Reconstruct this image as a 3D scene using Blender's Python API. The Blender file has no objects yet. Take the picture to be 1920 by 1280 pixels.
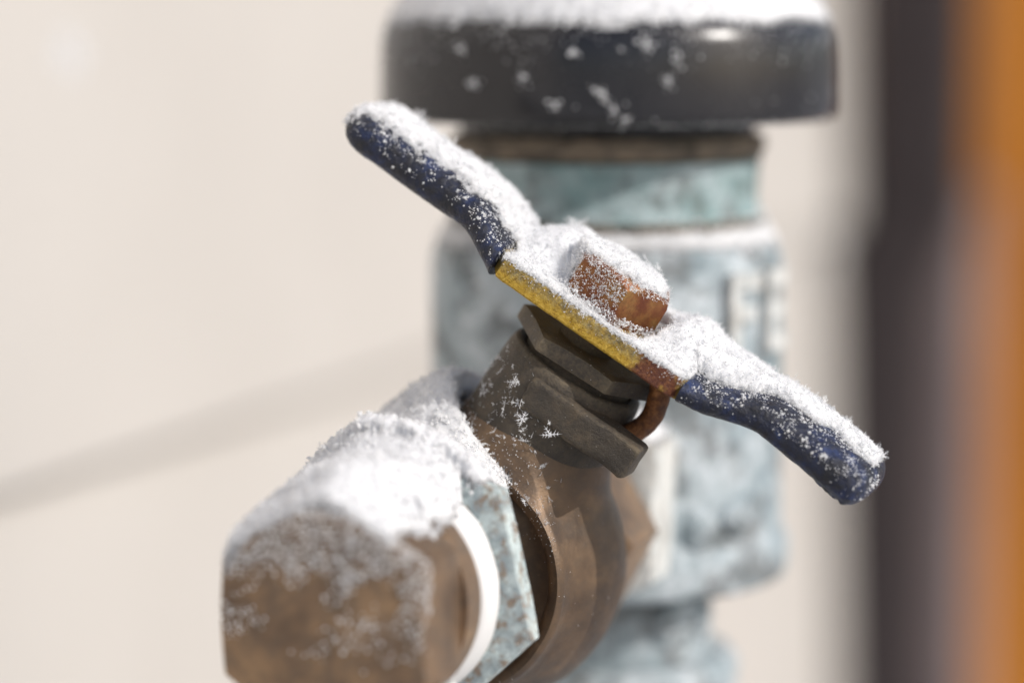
import bpy, bmesh, math, random
import numpy as np
from mathutils import Matrix, Vector
from mathutils.bvhtree import BVHTree

MM = 0.001
scene = bpy.context.scene
COL = scene.collection
RNG = np.random.default_rng(7)

# ------------------------------------------------------------------ place and frames (millimetres)
AZ, PHI, PITCH = math.radians(19.0), math.radians(32.0), math.radians(6.5)
Uv = np.array([math.sin(AZ), math.cos(AZ), 0.0])          # along the outlet pipe and the wall, away from the camera
Nv = np.array([math.cos(AZ), -math.sin(AZ), 0.0])         # straight out from the wall
Zv = np.array([0.0, 0.0, 1.0])
Sv = math.cos(PHI) * Zv + math.sin(PHI) * Nv              # valve stem
Hv = -math.sin(PHI) * Zv + math.cos(PHI) * Nv             # valve handle
O1 = np.array([0.0, 0.0, 400.0])                          # centre of the valve ball, 40 cm above ground

# ------------------------------------------------------------------ camera
cam = bpy.data.cameras.new('camera')
cam_o = bpy.data.objects.new('camera', cam)
COL.objects.link(cam_o)
CAM = O1 + np.array([4.58, -334.58, 64.47])
cam_o.location = CAM * MM
cam_o.rotation_euler = (math.radians(90) - PITCH, 0, 0)
cam.lens, cam.sensor_width, cam.sensor_fit = 100.0, 36.0, 'HORIZONTAL'
cam.clip_start, cam.clip_end = 0.01, 500.0
cam.dof.use_dof = True
cam.dof.focus_distance = 0.3240
cam.dof.aperture_fstop = 7.0
cam.dof.aperture_blades = 0
scene.camera = cam_o

# ------------------------------------------------------------------ daylight
SUN_AZ, SUN_EL = math.radians(63.0), math.radians(33.0)   # azimuth from the camera's back towards its right
sun_dir = Vector((math.sin(SUN_AZ) * math.cos(SUN_EL), -math.cos(SUN_AZ) * math.cos(SUN_EL), math.sin(SUN_EL)))
world = bpy.data.worlds.new('World')
scene.world = world
world.use_nodes = True
nt = world.node_tree
sky = nt.nodes.new('ShaderNodeTexSky')
sky.sky_type = 'NISHITA'
sky.sun_disc = False
sky.sun_elevation = SUN_EL
sky.sun_rotation = math.atan2(sun_dir.x, sun_dir.y)
sky.dust_density = 2.0
bg = nt.nodes['Background']
bg.inputs['Strength'].default_value = 0.145
nt.links.new(sky.outputs[0], bg.inputs['Color'])
sun = bpy.data.lights.new('sun', 'SUN')
sun.energy, sun.angle, sun.color = 3.75, math.radians(0.53), (1.0, 0.96, 0.915)
sun_o = bpy.data.objects.new('sun', sun)
COL.objects.link(sun_o)
sun_o.rotation_euler = sun_dir.to_track_quat('Z', 'Y').to_euler()
sun_o.location = (1, -1, 2)
scene.view_settings.view_transform = 'Standard'
scene.view_settings.look = 'None'
scene.view_settings.gamma = 1.0
scene.view_settings.exposure = -0.28

# ------------------------------------------------------------------ materials
def new_mat(name):
    m = bpy.data.materials.new(name)
    m.use_nodes = True
    t = m.node_tree
    return m, t, t.nodes['Principled BSDF']

class NT:
    """small helper round a node tree; object coordinates come out in millimetres"""
    def __init__(self, t):
        self.t = t
        tc = t.nodes.new('ShaderNodeTexCoord')
        mp = t.nodes.new('ShaderNodeMapping')
        mp.inputs['Scale'].default_value = (1000, 1000, 1000)
        t.links.new(tc.outputs['Object'], mp.inputs['Vector'])
        self.co = mp.outputs[0]
    def n(self, kind, **inp):
        nd = self.t.nodes.new(kind)
        for k, v in inp.items():
            self.put(nd, k, v)
        return nd
    def put(self, nd, k, v):
        sock = nd.inputs[k] if not isinstance(k, int) else nd.inputs[k]
        if isinstance(v, bpy.types.NodeSocket):
            self.t.links.new(v, sock)
        else:
            sock.default_value = v
    def noise(self, size, detail=4, rough=.55, dist=0.0, off=(0, 0, 0), stretch=None):
        mp = self.t.nodes.new('ShaderNodeMapping')
        mp.inputs['Location'].default_value = off
        if stretch: mp.inputs['Scale'].default_value = stretch
        self.t.links.new(self.co, mp.inputs['Vector'])
        nd = self.t.nodes.new('ShaderNodeTexNoise')
        nd.inputs['Scale'].default_value = 1.0 / size
        nd.inputs['Detail'].default_value = detail
        nd.inputs['Roughness'].default_value = rough
        nd.inputs['Distortion'].default_value = dist
        self.t.links.new(mp.outputs[0], nd.inputs['Vector'])
        return nd.outputs['Fac']
    def ramp(self, fac, stops):
        r = self.t.nodes.new('ShaderNodeValToRGB')
        e = r.color_ramp.elements
        while len(e) < len(stops): e.new(0.5)
        for i, (p, c) in enumerate(stops):
            e[i].position = p
            e[i].color = (c, c, c, 1) if isinstance(c, (int, float)) else (*c, 1)
        self.t.links.new(fac, r.inputs['Fac'])
        return r.outputs['Color']
    def mix(self, fac, a, b, mode='MIX'):
        m = self.t.nodes.new('ShaderNodeMix')
        m.data_type = 'RGBA'
        m.blend_type = mode
        for idx, v in ((0, fac), (6, a), (7, b)):
            if isinstance(v, bpy.types.NodeSocket): self.t.links.new(v, m.inputs[idx])
            else: m.inputs[idx].default_value = v if idx == 0 else (*v, 1)
        return m.outputs[2]
    def math(self, op, a, b=0.0):
        m = self.t.nodes.new('ShaderNodeMath')
        m.operation = op
        for idx, v in ((0, a), (1, b)):
            if isinstance(v, bpy.types.NodeSocket): self.t.links.new(v, m.inputs[idx])
            else: m.inputs[idx].default_value = v
        return m.outputs[0]
    def axis(self, i):
        s = self.t.nodes.new('ShaderNodeSeparateXYZ')
        self.t.links.new(self.co, s.inputs[0])
        return s.outputs[i]
    def bump(self, h, strength=.3, dist=.2, normal=None):
        b = self.t.nodes.new('ShaderNodeBump')
        b.inputs['Strength'].default_value = strength
        b.inputs['Distance'].default_value = dist * MM
        self.t.links.new(h, b.inputs['Height'])
        if normal is not None: self.t.links.new(normal, b.inputs['Normal'])
        return b.outputs[0]

def put(t, sock, v):
    if isinstance(v, bpy.types.NodeSocket): t.links.new(v, sock)
    elif isinstance(v, tuple) and len(v) == 3: sock.default_value = (*v, 1)
    else: sock.default_value = v

def finish(t, p, color, rough, metal=0.0, normal=None, spec=None):
    put(t, p.inputs['Base Color'], color)
    put(t, p.inputs['Roughness'], rough)
    put(t, p.inputs['Metallic'], metal)
    if normal is not None: t.links.new(normal, p.inputs['Normal'])
    if spec is not None: p.inputs['Specular IOR Level'].default_value = spec

M = {}

def mat_snow():
    m, t, p = new_mat('snow'); k = NT(t)
    fine = k.noise(.35, 5, .7)
    p.inputs['Base Color'].default_value = (.92, .922, .93, 1)
    p.inputs['Roughness'].default_value = .55
    p.inputs['Specular IOR Level'].default_value = .25
    t.links.new(k.bump(fine, .3, .12), p.inputs['Normal'])
    tr = t.nodes.new('ShaderNodeBsdfTranslucent')
    tr.inputs['Color'].default_value = (.95, .953, .96, 1)
    mx = t.nodes.new('ShaderNodeMixShader')
    mx.inputs[0].default_value = .46
    t.links.new(p.outputs[0], mx.inputs[1]); t.links.new(tr.outputs[0], mx.inputs[2])
    t.links.new(mx.outputs[0], t.nodes['Material Output'].inputs['Surface'])
    return m
M['snow'] = mat_snow()

def mat_drift():
    m, t, p = new_mat('snow drift'); k = NT(t)
    fine = k.noise(.4, 5, .7)
    p.inputs['Base Color'].default_value = (.77, .775, .79, 1)
    p.inputs['Roughness'].default_value = .6
    p.inputs['Specular IOR Level'].default_value = .2
    p.inputs['Subsurface Weight'].default_value = 1.0
    p.inputs['Subsurface Radius'].default_value = (1.0, 1.0, 1.0)
    p.inputs['Subsurface Scale'].default_value = 1.6*MM
    t.links.new(k.bump(fine, .35, .12), p.inputs['Normal'])
    return m
M['drift'] = mat_drift()

def mat_ice():
    m, t, p = new_mat('snow crystal'); k = NT(t)
    v = k.noise(1.0, 2)
    finish(t, p, k.ramp(v, [(.3, (.86, .87, .89)), (.7, (.95, .95, .96))]), .35, spec=.5)
    tr = t.nodes.new('ShaderNodeBsdfTranslucent')
    tr.inputs['Color'].default_value = (.93, .94, .97, 1)
    mx = t.nodes.new('ShaderNodeMixShader')
    mx.inputs[0].default_value = .35
    t.links.new(p.outputs[0], mx.inputs[1]); t.links.new(tr.outputs[0], mx.inputs[2])
    t.links.new(mx.outputs[0], t.nodes['Material Output'].inputs['Surface'])
    return m
M['ice'] = mat_ice()

def mat_vinyl():
    m, t, p = new_mat('blue vinyl'); k = NT(t)
    a = k.noise(3.2, 5, .6); b = k.noise(.5, 4, .7, off=(9, 2, 1)); c = k.noise(1.1, 3, .6, off=(3, 7, 5))
    col = k.ramp(a, [(.34, (.006, .008, .018)), (.5, (.007, .013, .042)), (.68, (.010, .032, .13))])
    grime = k.ramp(c, [(.44, 0.0), (.60, .65)])
    col = k.mix(grime, col, (.016, .016, .019))
    nrm = k.bump(b, .8, .35); nrm = k.bump(c, .7, .7, nrm)
    finish(t, p, col, k.ramp(b, [(.3, .28), (.7, .6)]), normal=nrm, spec=.5)
    return m
M['vinyl'] = mat_vinyl()

def mat_plate():
    m, t, p = new_mat('yellow zinc plated steel'); k = NT(t)
    g = k.noise(.42, 5, .75); a = k.noise(2.2, 4, .6, off=(2, 5, 9)); w = k.noise(1.2, 3, .6, off=(7, 7, 1))
    yel = k.ramp(g, [(.30, (.22, .12, .010)), (.45, (.55, .33, .025)), (.62, (.70, .47, .06)), (.78, (.75, .68, .42))])
    # worn grey band along the upper edge of the sheet (z in mm), from shearing the sheet
    zz = k.math('ADD', k.axis(2), k.math('MULTIPLY', w, 1.6))
    band = k.ramp(k.math('MULTIPLY', k.math('SUBTRACT', zz, 34.1), 1.0), [(.2, 0.0), (1.0, .8)])
    col = k.mix(k.math('MULTIPLY', band, k.ramp(k.noise(.8, 5, .7, off=(5, 1, 1)), [(.35, .1), (.6, 1.0)])), yel, k.ramp(g, [(.3, (.10, .09, .05)), (.6, (.36, .33, .22)), (.75, (.5, .48, .42))]))
    # rust where the stop tab was bent down (x near 8 mm)
    d = k.math('ABSOLUTE', k.math('SUBTRACT', k.axis(0), 8.2))
    d = k.math('ADD', d, k.math('MULTIPLY', k.math('SUBTRACT', a, .5), 7.0))
    rust = k.ramp(k.math('MULTIPLY', d, .25), [(.45, 1.0), (.8, 0.0)])
    col = k.mix(rust, col, k.ramp(g, [(.3, (.06, .016, .012)), (.5, (.16, .045, .02)), (.7, (.33, .13, .04))]))
    finish(t, p, col, .5, .25, k.bump(g, 1.0, .5))
    return m
M['plate'] = mat_plate()

def mat_rust():
    m, t, p = new_mat('rusty steel'); k = NT(t)
    g = k.noise(.8, 6, .7); a = k.noise(2.5, 3, .6, off=(4, 4, 4))
    col = k.ramp(g, [(.3, (.05, .018, .008)), (.5, (.20, .075, .022)), (.7, (.38, .17, .06))])
    col = k.mix(k.ramp(a, [(.45, 0.0), (.6, .6)]), col, (.10, .05, .035))
    finish(t, p, col, .6, .3, k.bump(g, .7, .35))
    return m
M['rust'] = mat_rust()

def mat_brass():
    m, t, p = new_mat('rusty brass nut'); k = NT(t)
    g = k.noise(.55, 6, .7); a = k.noise(2.4, 4, .6, off=(1, 8, 2))
    col = k.ramp(a, [(.35, (.20, .06, .026)), (.5, (.30, .125, .042)), (.68, (.38, .22, .07))])
    col = k.mix(k.ramp(g, [(.35, .0), (.7, .55)]), col, (.10, .036, .024))
    finish(t, p, col, k.ramp(g, [(.3, .36), (.7, .6)]), .55, k.bump(g, .4, .2))
    return m
M['brass'] = mat_brass()

def mat_dark():
    m, t, p = new_mat('dark tarnished brass'); k = NT(t)
    g = k.noise(.5, 6, .75); a = k.noise(3.5, 4, .6, off=(6, 1, 2)); sp = k.noise(.33, 1, .5, off=(1, 2, 3))
    col = k.ramp(a, [(.3, (.062, .052, .042)), (.55, (.105, .084, .060)), (.75, (.16, .115, .072))])
    col = k.mix(k.ramp(g, [(.35, .6), (.6, 0.0)]), col, (.034, .029, .026))
    col = k.mix(k.ramp(sp, [(.74, 0.0), (.78, .8)]), col, (.5, .47, .42))
    geo = t.nodes.new('ShaderNodeNewGeometry')
    col = k.mix(k.ramp(k.math('ADD', geo.outputs['Pointiness'], k.math('MULTIPLY', k.math('SUBTRACT', g, .5), .10)), [(.53, 0.0), (.60, .7)]), col, (.24, .19, .12))
    finish(t, p, col, k.ramp(g, [(.3, .42), (.7, .7)]), .3, k.bump(k.noise(1.1, 5, .7, off=(3, 3, 8)), .6, .5, k.bump(g, .7, .3)))
    return m
M['dark'] = mat_dark()

def mat_bronze(name='brown bronze', light=1.0):
    m, t, p = new_mat(name); k = NT(t)
    g = k.noise(.6, 6, .75); a = k.noise(6, 5, .6, off=(6, 1, 2)); b = k.noise(2.2, 4, .65, off=(2, 2, 8), stretch=(1, .35, 1))
    L = light
    col = k.ramp(a, [(.3, (.072*L, .047*L, .031*L)), (.5, (.132*L, .084*L, .050*L)), (.7, (.20*L, .127*L, .070*L))])
    col = k.mix(k.ramp(b, [(.36, .55), (.56, 0.0)]), col, (.07*L, .054*L, .042*L))
    col = k.mix(k.ramp(g, [(.58, 0.0), (.72, .5)]), col, (.28*L, .18*L, .095*L))
    finish(t, p, col, k.ramp(g, [(.3, .34), (.7, .52)]), .38, k.bump(g, .35, .2))
    return m
M['bronze'] = mat_bronze('brown bronze', 1.12)
M['bronze_fit'] = mat_bronze('worn bronze', 1.7)
M['bronze_light'] = mat_bronze('golden bronze', 2.0)

def mat_verdigris(name, pale, teal, brown, size, amount_brown=.5, amount_teal=.5, fine_size=.5):
    m, t, p = new_mat(name); k = NT(t)
    a = k.noise(size, 5, .62); b = k.noise(size*.7, 5, .68, off=(11, 3, 4)); g = k.noise(fine_size, 5, .7, off=(2, 9, 2))
    col = k.mix(k.ramp(a, [(.40, 0.0), (.62, amount_teal*1.6 if amount_teal < .6 else 1.0)]), pale, teal)
    col = k.mix(k.ramp(b, [(.50, 0.0), (.60, amount_brown*1.7 if amount_brown < .58 else 1.0)]), col, brown)
    col = k.mix(k.ramp(g, [(.40, .45), (.6, 0.0)]), col, tuple(.55*x for x in teal))
    finish(t, p, col, .72, .05, k.bump(g, .4, .25))
    return m
M['verd_ring'] = mat_verdigris('verdigris crust', (0.649, 0.743, 0.732), (0.295, 0.354, 0.378), (0.260, 0.142, 0.059), 2.2, .48, .58, .35)
M['verd_body'] = mat_verdigris('pale verdigris bronze', (.55, .60, .63), (.18, .25, .28), (.10, .092, .085), 9.0, .42, .5, 2.0)
M['verd_white'] = mat_verdigris('lime white crust on bronze', (0.732, 0.720, 0.684), (0.531, 0.578, 0.590), (0.295, 0.236, 0.177), 5.0, .3, .4, 1.2)
M['verd_collar'] = mat_verdigris('green verdigris bronze', (.42, .50, .52), (.17, .28, .28), (.09, .08, .07), 6.0, .36, .5, 2.0)
M['verd_brown'] = mat_verdigris('browned bronze ring', (0.236, 0.183, 0.130), (0.118, 0.100, 0.077), (0.059, 0.047, 0.035), 5.0, .5, .5, 1.5)

def mat_tape():
    m, t, p = new_mat('white sealing tape'); k = NT(t)
    g = k.noise(.5, 4, .6, stretch=(1, 6, 1))
    finish(t, p, k.ramp(g, [(.3, (.72, .71, .70)), (.7, (.80, .795, .79))]), .5, 0, k.bump(g, .3, .15))
    return m
M['tape'] = mat_tape()

def mat_plastic():
    m, t, p = new_mat('black plastic'); k = NT(t)
    g = k.noise(1.2, 4, .6); a = k.noise(14, 3, .5, off=(3, 3, 3))
    col = k.ramp(a, [(.3, (.015, .0145, .017)), (.7, (.024, .023, .026))])
    finish(t, p, col, k.ramp(a, [(.35, .20), (.65, .33)]), 0, k.bump(g, .06, .1), spec=.5)
    return m
M['plastic'] = mat_plastic()

def mat_siding():
    m, t, p = new_mat('cream painted siding'); k = NT(t)
    a = k.noise(90, 4, .5); g = k.noise(2.5, 4, .6, stretch=(1, .12, 1))
    col = k.ramp(a, [(.3, (.505, .476, .442)), (.7, (.54, .511, .477))])
    finish(t, p, col, .55, 0, k.bump(g, .12, .3))
    return m
M['siding'] = mat_siding()

def mat_simple(name, c0, c1, size, rough, stretch=None, metal=0.0):
    m, t, p = new_mat(name); k = NT(t)
    a = k.noise(size, 5, .6, stretch=stretch); g = k.noise(size*.15, 4, .6, off=(4, 1, 7))
    finish(t, p, k.ramp(a, [(.32, c0), (.68, c1)]), rough, metal, k.bump(g, .25, .4), spec=.15)
    return m
M['downspout'] = mat_simple('dark brown metal', (.043, .035, .036), (.060, .049, .050), 60, .6)
M['mauve'] = mat_simple('mauve grey painted metal', (0.224, 0.177, 0.177), (0.307, 0.248, 0.242), 40, .6)
M['timber'] = mat_simple('orange stained timber', (0.425, 0.147, 0.019), (0.637, 0.248, 0.040), 26, .6, (1, 1, .12))

# ------------------------------------------------------------------ noise in numpy
_LAT = np.random.default_rng(3).random((64, 64, 64))
def vnoise(P):
    P = np.asarray(P, float)
    i = np.floor(P).astype(int); f = P - i; f = f*f*(3 - 2*f)
    out = 0
    for dx in (0, 1):
        wx = f[..., 0] if dx else 1 - f[..., 0]
        for dy in (0, 1):
            wy = f[..., 1] if dy else 1 - f[..., 1]
            for dz in (0, 1):
                wz = f[..., 2] if dz else 1 - f[..., 2]
                out = out + wx*wy*wz*_LAT[(i[..., 0]+dx) % 64, (i[..., 1]+dy) % 64, (i[..., 2]+dz) % 64]
    return out
def fbm(P, size, octaves=4, gain=.5, off=0.0):
    P = np.asarray(P, float)/size + off
    a, s, tot = 1.0, 0.0, 0.0
    for _ in range(octaves):
        s = s + a*vnoise(P); tot += a
        P = P*2.03 + 17.3; a *= gain
    return s/tot

# ------------------------------------------------------------------ mesh helpers (vertices given in millimetres)
FRAMES = {}          # object name -> (matrix rows, origin) used to carry its vertices into the world
def mesh_obj(name, verts, faces, material, parent=None, smooth=True, frame=None, angle=None):
    me = bpy.data.meshes.new(name)
    verts = np.asarray(verts, float)*MM
    me.from_pydata(verts.tolist(), [], [list(map(int, f)) for f in faces])
    me.materials.append(material)
    bm = bmesh.new(); bm.from_mesh(me)
    bmesh.ops.recalc_face_normals(bm, faces=bm.faces)
    bm.to_mesh(me); bm.free()
    if smooth:
        me.polygons.foreach_set('use_smooth', [True]*len(me.polygons))
        if angle is not None:
            me.set_sharp_from_angle(angle=math.radians(angle))
    o = bpy.data.objects.new(name, me)
    COL.objects.link(o)
    if parent is not None: o.parent = parent
    return o

def bm_obj(name, bm, material, parent=None, angle=35):
    bmesh.ops.recalc_face_normals(bm, faces=bm.faces)
    bmesh.ops.scale(bm, vec=(MM, MM, MM), verts=bm.verts)
    me = bpy.data.meshes.new(name)
    bm.to_mesh(me); bm.free()
    me.materials.append(material)
    me.polygons.foreach_set('use_smooth', [True]*len(me.polygons))
    me.set_sharp_from_angle(angle=math.radians(angle))
    o = bpy.data.objects.new(name, me)
    COL.objects.link(o)
    if parent is not None: o.parent = parent
    return o

def empty(name, origin, axes, label=None, cat=None, kind=None):
    o = bpy.data.objects.new(name, None)
    o.empty_display_size = .01
    COL.objects.link(o)
    m = Matrix(((axes[0][0], axes[1][0], axes[2][0], origin[0]*MM),
                (axes[0][1], axes[1][1], axes[2][1], origin[1]*MM),
                (axes[0][2], axes[1][2], axes[2][2], origin[2]*MM), (0, 0, 0, 1)))
    o.matrix_world = m
    tag(o, label, cat, kind)
    return o

def tag(o, label=None, cat=None, kind=None, group=None):
    if label: o['label'] = label
    if cat: o['category'] = cat
    if kind: o['kind'] = kind
    if group: o['group'] = group
    return o

def sstep0(a, b, x):
    t = np.clip((x-a)/(b-a), 0, 1); return t*t*(3-2*t)

def lathe(profile, seg=72, axis='z', center=(0, 0), cap=True, wob=0.0, seed=0):
    """profile of (t along the axis, radius); axis 'z' turns round local z, 'y' round local y"""
    V, Fc = [], []
    n = len(profile)
    for i in range(seg):
        a = 2*math.pi*i/seg
        for (t, r) in profile:
            x, y = r*math.cos(a), r*math.sin(a)
            V.append((center[0]+x, center[1]+y, t) if axis == 'z' else (center[0]+x, t, center[1]+y))
    for i in range(seg):
        j = (i+1) % seg
        for q in range(n-1):
            Fc.append((i*n+q, j*n+q, j*n+q+1, i*n+q+1))
    if cap:
        Fc.append([i*n for i in range(seg)]); Fc.append([i*n+n-1 for i in range(seg)])
    V = np.array(V)
    if wob: V = V + wob*(fbm(V, 2.5, 3, off=seed)[:, None]-.5)*np.array([1, 1, 1])
    return V, Fc

def join(*parts):
    V, Fc, o = [], [], 0
    for v, f in parts:
        V.append(np.asarray(v, float)); Fc += [[i+o for i in ff] for ff in f]; o += len(v)
    return np.concatenate(V), Fc

def bm_from(verts, faces):
    bm = bmesh.new()
    vs = [bm.verts.new(tuple(v)) for v in verts]
    for f in faces:
        try: bm.faces.new([vs[i] for i in f])
        except ValueError: pass
    bmesh.ops.recalc_face_normals(bm, faces=bm.faces)
    return bm

def bevel(bm, w, seg=2, angle=25):
    es = [e for e in bm.edges if len(e.link_faces) == 2 and e.calc_face_angle(0) > math.radians(angle)]
    bmesh.ops.bevel(bm, geom=es, offset=w, offset_type='OFFSET', segments=seg, profile=.5, affect='EDGES')
    return bm

def hexring(t0, t1, R, rot, axis='z', bore=None, chamf0=0.0, chamf1=0.0, bev=.25, center=(0, 0), sub=10, side=6):
    """hexagonal collar between t0 and t1; chamf = cone chamfer of the corners at either end (as on a nut)"""
    V, Fc = [], []
    seg = side*sub
    def rr(a):
        w = 2*math.pi/side
        b = (a-rot) % w - w/2
        return R*math.cos(w/2)/math.cos(b)
    ap = R*math.cos(math.pi/side)
    rows = []
    def row(kind):
        ids = []
        for i in range(seg):
            a = rot+2*math.pi*i/seg
            r = rr(a)
            # kind: list of (radius, t) functions
            rad, t = kind(r)
            x, y = rad*math.cos(a), rad*math.sin(a)
            ids.append(len(V))
            V.append((center[0]+x, center[1]+y, t) if axis == 'z' else (center[0]+x, t, center[1]+y))
        rows.append(ids)
    inn = bore if bore else 0.01
    row(lambda r: (inn, t0))
    row(lambda r: (min(r, ap)-bev*.9-(.0), t0))
    c0 = lambda r: max(0.0, (r-ap))*chamf0
    c1 = lambda r: max(0.0, (r-ap))*chamf1
    row(lambda r: (r-bev*.25, t0+bev*.25+c0(r)))
    row(lambda r: (r, t0+bev+c0(r)))
    row(lambda r: (r, t1-bev-c1(r)))
    row(lambda r: (r-bev*.25, t1-bev*.25-c1(r)))
    row(lambda r: (min(r, ap)-bev*.9, t1))
    row(lambda r: (inn, t1))
    rows.append(rows[0])
    for a, b in zip(rows[:-1], rows[1:]):
        for i in range(seg):
            j = (i+1) % seg
            Fc.append((a[i], a[j], b[j], b[i]))
    return np.array(V), Fc

def box(x0, x1, y0, y1, z0, z1):
    V = [(x, y, z) for x in (x0, x1) for y in (y0, y1) for z in (z0, z1)]
    Fc = [(0, 1, 3, 2), (4, 6, 7, 5), (0, 4, 5, 1), (2, 3, 7, 6), (0, 2, 6, 4), (1, 5, 7, 3)]
    return np.array(V, float), Fc

def frame_pts(V, origin, axes):
    V = np.asarray(V, float)
    return origin + V[:, :1]*axes[0] + V[:, 1:2]*axes[1] + V[:, 2:3]*axes[2]

VALVE = (O1, (Hv, Uv, Sv))
PIPE_AX = (O1, (Nv, Uv, Zv))            # same centre, upright
def local(P, fr=VALVE):
    d = P-fr[0]
    return np.stack([d@fr[1][0], d@fr[1][1], d@fr[1][2]], -1)

def world_tris(o, fr):
    me = o.data
    me.calc_loop_triangles()
    V = np.empty(len(me.vertices)*3); me.vertices.foreach_get('co', V)
    T = np.empty(len(me.loop_triangles)*3, dtype=np.int32); me.loop_triangles.foreach_get('vertices', T)
    return frame_pts(V.reshape(-1, 3)/MM, *fr), T.reshape(-1, 3)

# ------------------------------------------------------------------ setting: ground, wall
gv = []
G = 40
xs = np.concatenate([[-200000, -20000, -4000], np.linspace(-1500, 2500, 40), [5000, 20000, 200000]])
ys = np.concatenate([[-200000, -20000, -4000], np.linspace(-1500, 2500, 40), [5000, 20000, 200000]])
gx, gy = np.meshgrid(xs, ys, indexing='ij')
gz = 12*(fbm(np.stack([gx, gy, 0*gx], -1), 420, 3)-.5)
nx, ny = len(xs), len(ys)
gf = [(i*ny+j, (i+1)*ny+j, (i+1)*ny+j+1, i*ny+j+1) for i in range(nx-1) for j in range(ny-1)]
ground = mesh_obj('ground', np.stack([gx.ravel(), gy.ravel(), gz.ravel()], -1), gf, M['snow'])
tag(ground, 'snow covered ground far below the valve', 'ground', 'structure')

WN = -135.85                             # wall face, out from the pipe axis
WALL = (O1 + WN*Nv, (Nv, Uv, Zv))
wall = empty('house_wall', O1 + WN*Nv - np.array([0, 0, 400.0]), (Nv, Uv, Zv),
             'cream painted lap siding wall behind the plumbing', 'wall')
LAP = 400-18.4                           # lower edge of the board that shows, above ground
EXPO = 215.0
for kx in range(-1, 6):
    z0 = LAP + (kx)*EXPO - (0 if kx >= 0 else 0)
    z1 = z0 + EXPO + 14
    # cross-section of a tapered board leaning out at its foot: (out, up)
    sec = [(-6, z0), (4.8, z0), (5.6, z0+1.0), (5.6, z0+3), (-1.5, z1), (-6, z1)]
    V, Fc = [], []
    us = np.linspace(-900, 950, 14)
    for uu in us:
        for a, b in sec: V.append((a, uu, b))
    ns = len(sec)
    for i in range(len(us)-1):
        for q in range(ns):
            Fc.append((i*ns+q, (i+1)*ns+q, (i+1)*ns+(q+1) % ns, i*ns+(q+1) % ns))
    Fc.append(list(range(ns))); Fc.append([(len(us)-1)*ns+q for q in range(ns)])
    mesh_obj('siding_board', V, Fc, M['siding'], wall, angle=30)

# ------------------------------------------------------------------ right edge: downspout, post, timber panel
def wall_at(u, n=0.0, z=0.0):
    return O1 + WN*Nv + n*Nv + u*Uv + np.array([0, 0, z-400.0])
def ray_ground(px, dist):
    """world point at camera depth dist (mm) for horizontal pixel px, at valve height"""
    FW = np.array([0, math.cos(PITCH), -math.sin(PITCH)])
    p = CAM + dist*(np.array([1.0, 0, 0])*(px-960)/5333.3 + FW)
    p[2] = 0
    return p
ds_o = ray_ground(1714, 1150)
dspout = empty('downspout', ds_o, (Nv, Uv, Zv), 'dark brown metal downspout in front of the wall at right', 'downspout')
def tube_rect(path, w, d, rnd=4):
    V, Fc = [], []
    cs = []
    for cx_, cy_, a0 in ((w/2-rnd, d/2-rnd, 0), (-w/2+rnd, d/2-rnd, 90), (-w/2+rnd, -d/2+rnd, 180), (w/2-rnd, -d/2+rnd, 270)):
        for q in (0, 45, 90):
            a = math.radians(a0+q); cs.append((cx_+rnd*math.cos(a), cy_+rnd*math.sin(a)))
    n_ = len(cs)
    for (x, y, z) in path:
        for c in cs: V.append((x+c[0], y+c[1], z))
    for i in range(len(path)-1):
        for q in range(n_):
            Fc.append((i*n_+q, i*n_+(q+1) % n_, (i+1)*n_+(q+1) % n_, (i+1)*n_+q))
    Fc.append(list(range(n_))); Fc.append([(len(path)-1)*n_+q for q in range(n_)])
    return np.array(V), Fc
mesh_obj('upper_pipe', *tube_rect([(0, 0, 388), (0, 0, 900), (0, 0, 1400)], 45, 28), M['downspout'], dspout, angle=40)
mesh_obj('elbow', *tube_rect([(-13, 0, 354), (-12, 0, 360), (-1, 0, 386), (0, 0, 392)], 46.5, 29.5), M['downspout'], dspout, angle=40)
mesh_obj('lower_pipe', *tube_rect([(-13, 0, 20), (-13, 0, 200), (-13, 0, 357)], 45, 28), M['downspout'], dspout, angle=40)

post = empty('post', ray_ground(1784, 1230), (Nv, Uv, Zv), 'short mauve grey post beside the foot of the downspout', 'post')
mesh_obj('shaft', *tube_rect([(0, 0, 0), (0, 0, 200), (0, 0, 380)], 26, 26, 3), M['mauve'], post, angle=40)
mesh_obj('post_cap', *tube_rect([(0, 0, 380), (0, 0, 386), (0, 0, 391)], 30, 30, 4), M['mauve'], post, angle=40)

fence = empty('timber_fence', ray_ground(1735, 1500), (np.array([1.0, 0, 0]), np.array([0, 1.0, 0]), Zv),
              'orange stained timber fence at the right edge', 'fence')
random.seed(4)
for i in range(5):
    x0 = i*66.0
    bm = bevel(bm_from(*box(x0, x0+63, random.uniform(-2, 2), 20, 0, 1500)), 2.0, 2)
    bm_obj('board', bm, M['timber'], fence)
mesh_obj('rail', *box(0, 330, 22, 55, 300, 380), M['timber'], fence, smooth=False)

# ------------------------------------------------------------------ vacuum breaker (upright, behind)
PV = O1 + 56*Uv - .7*Nv
VB = (PV, (Nv, Uv, Zv))
breaker = empty('vacuum_breaker', PV - np.array([0, 0, 60.0]), (Nv, Uv, Zv),
                'verdigris covered bronze vacuum breaker with black plastic cap', 'valve')
dz = 62.0
def vb(profile): return [(t+dz, r) for t, r in profile]
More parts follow.
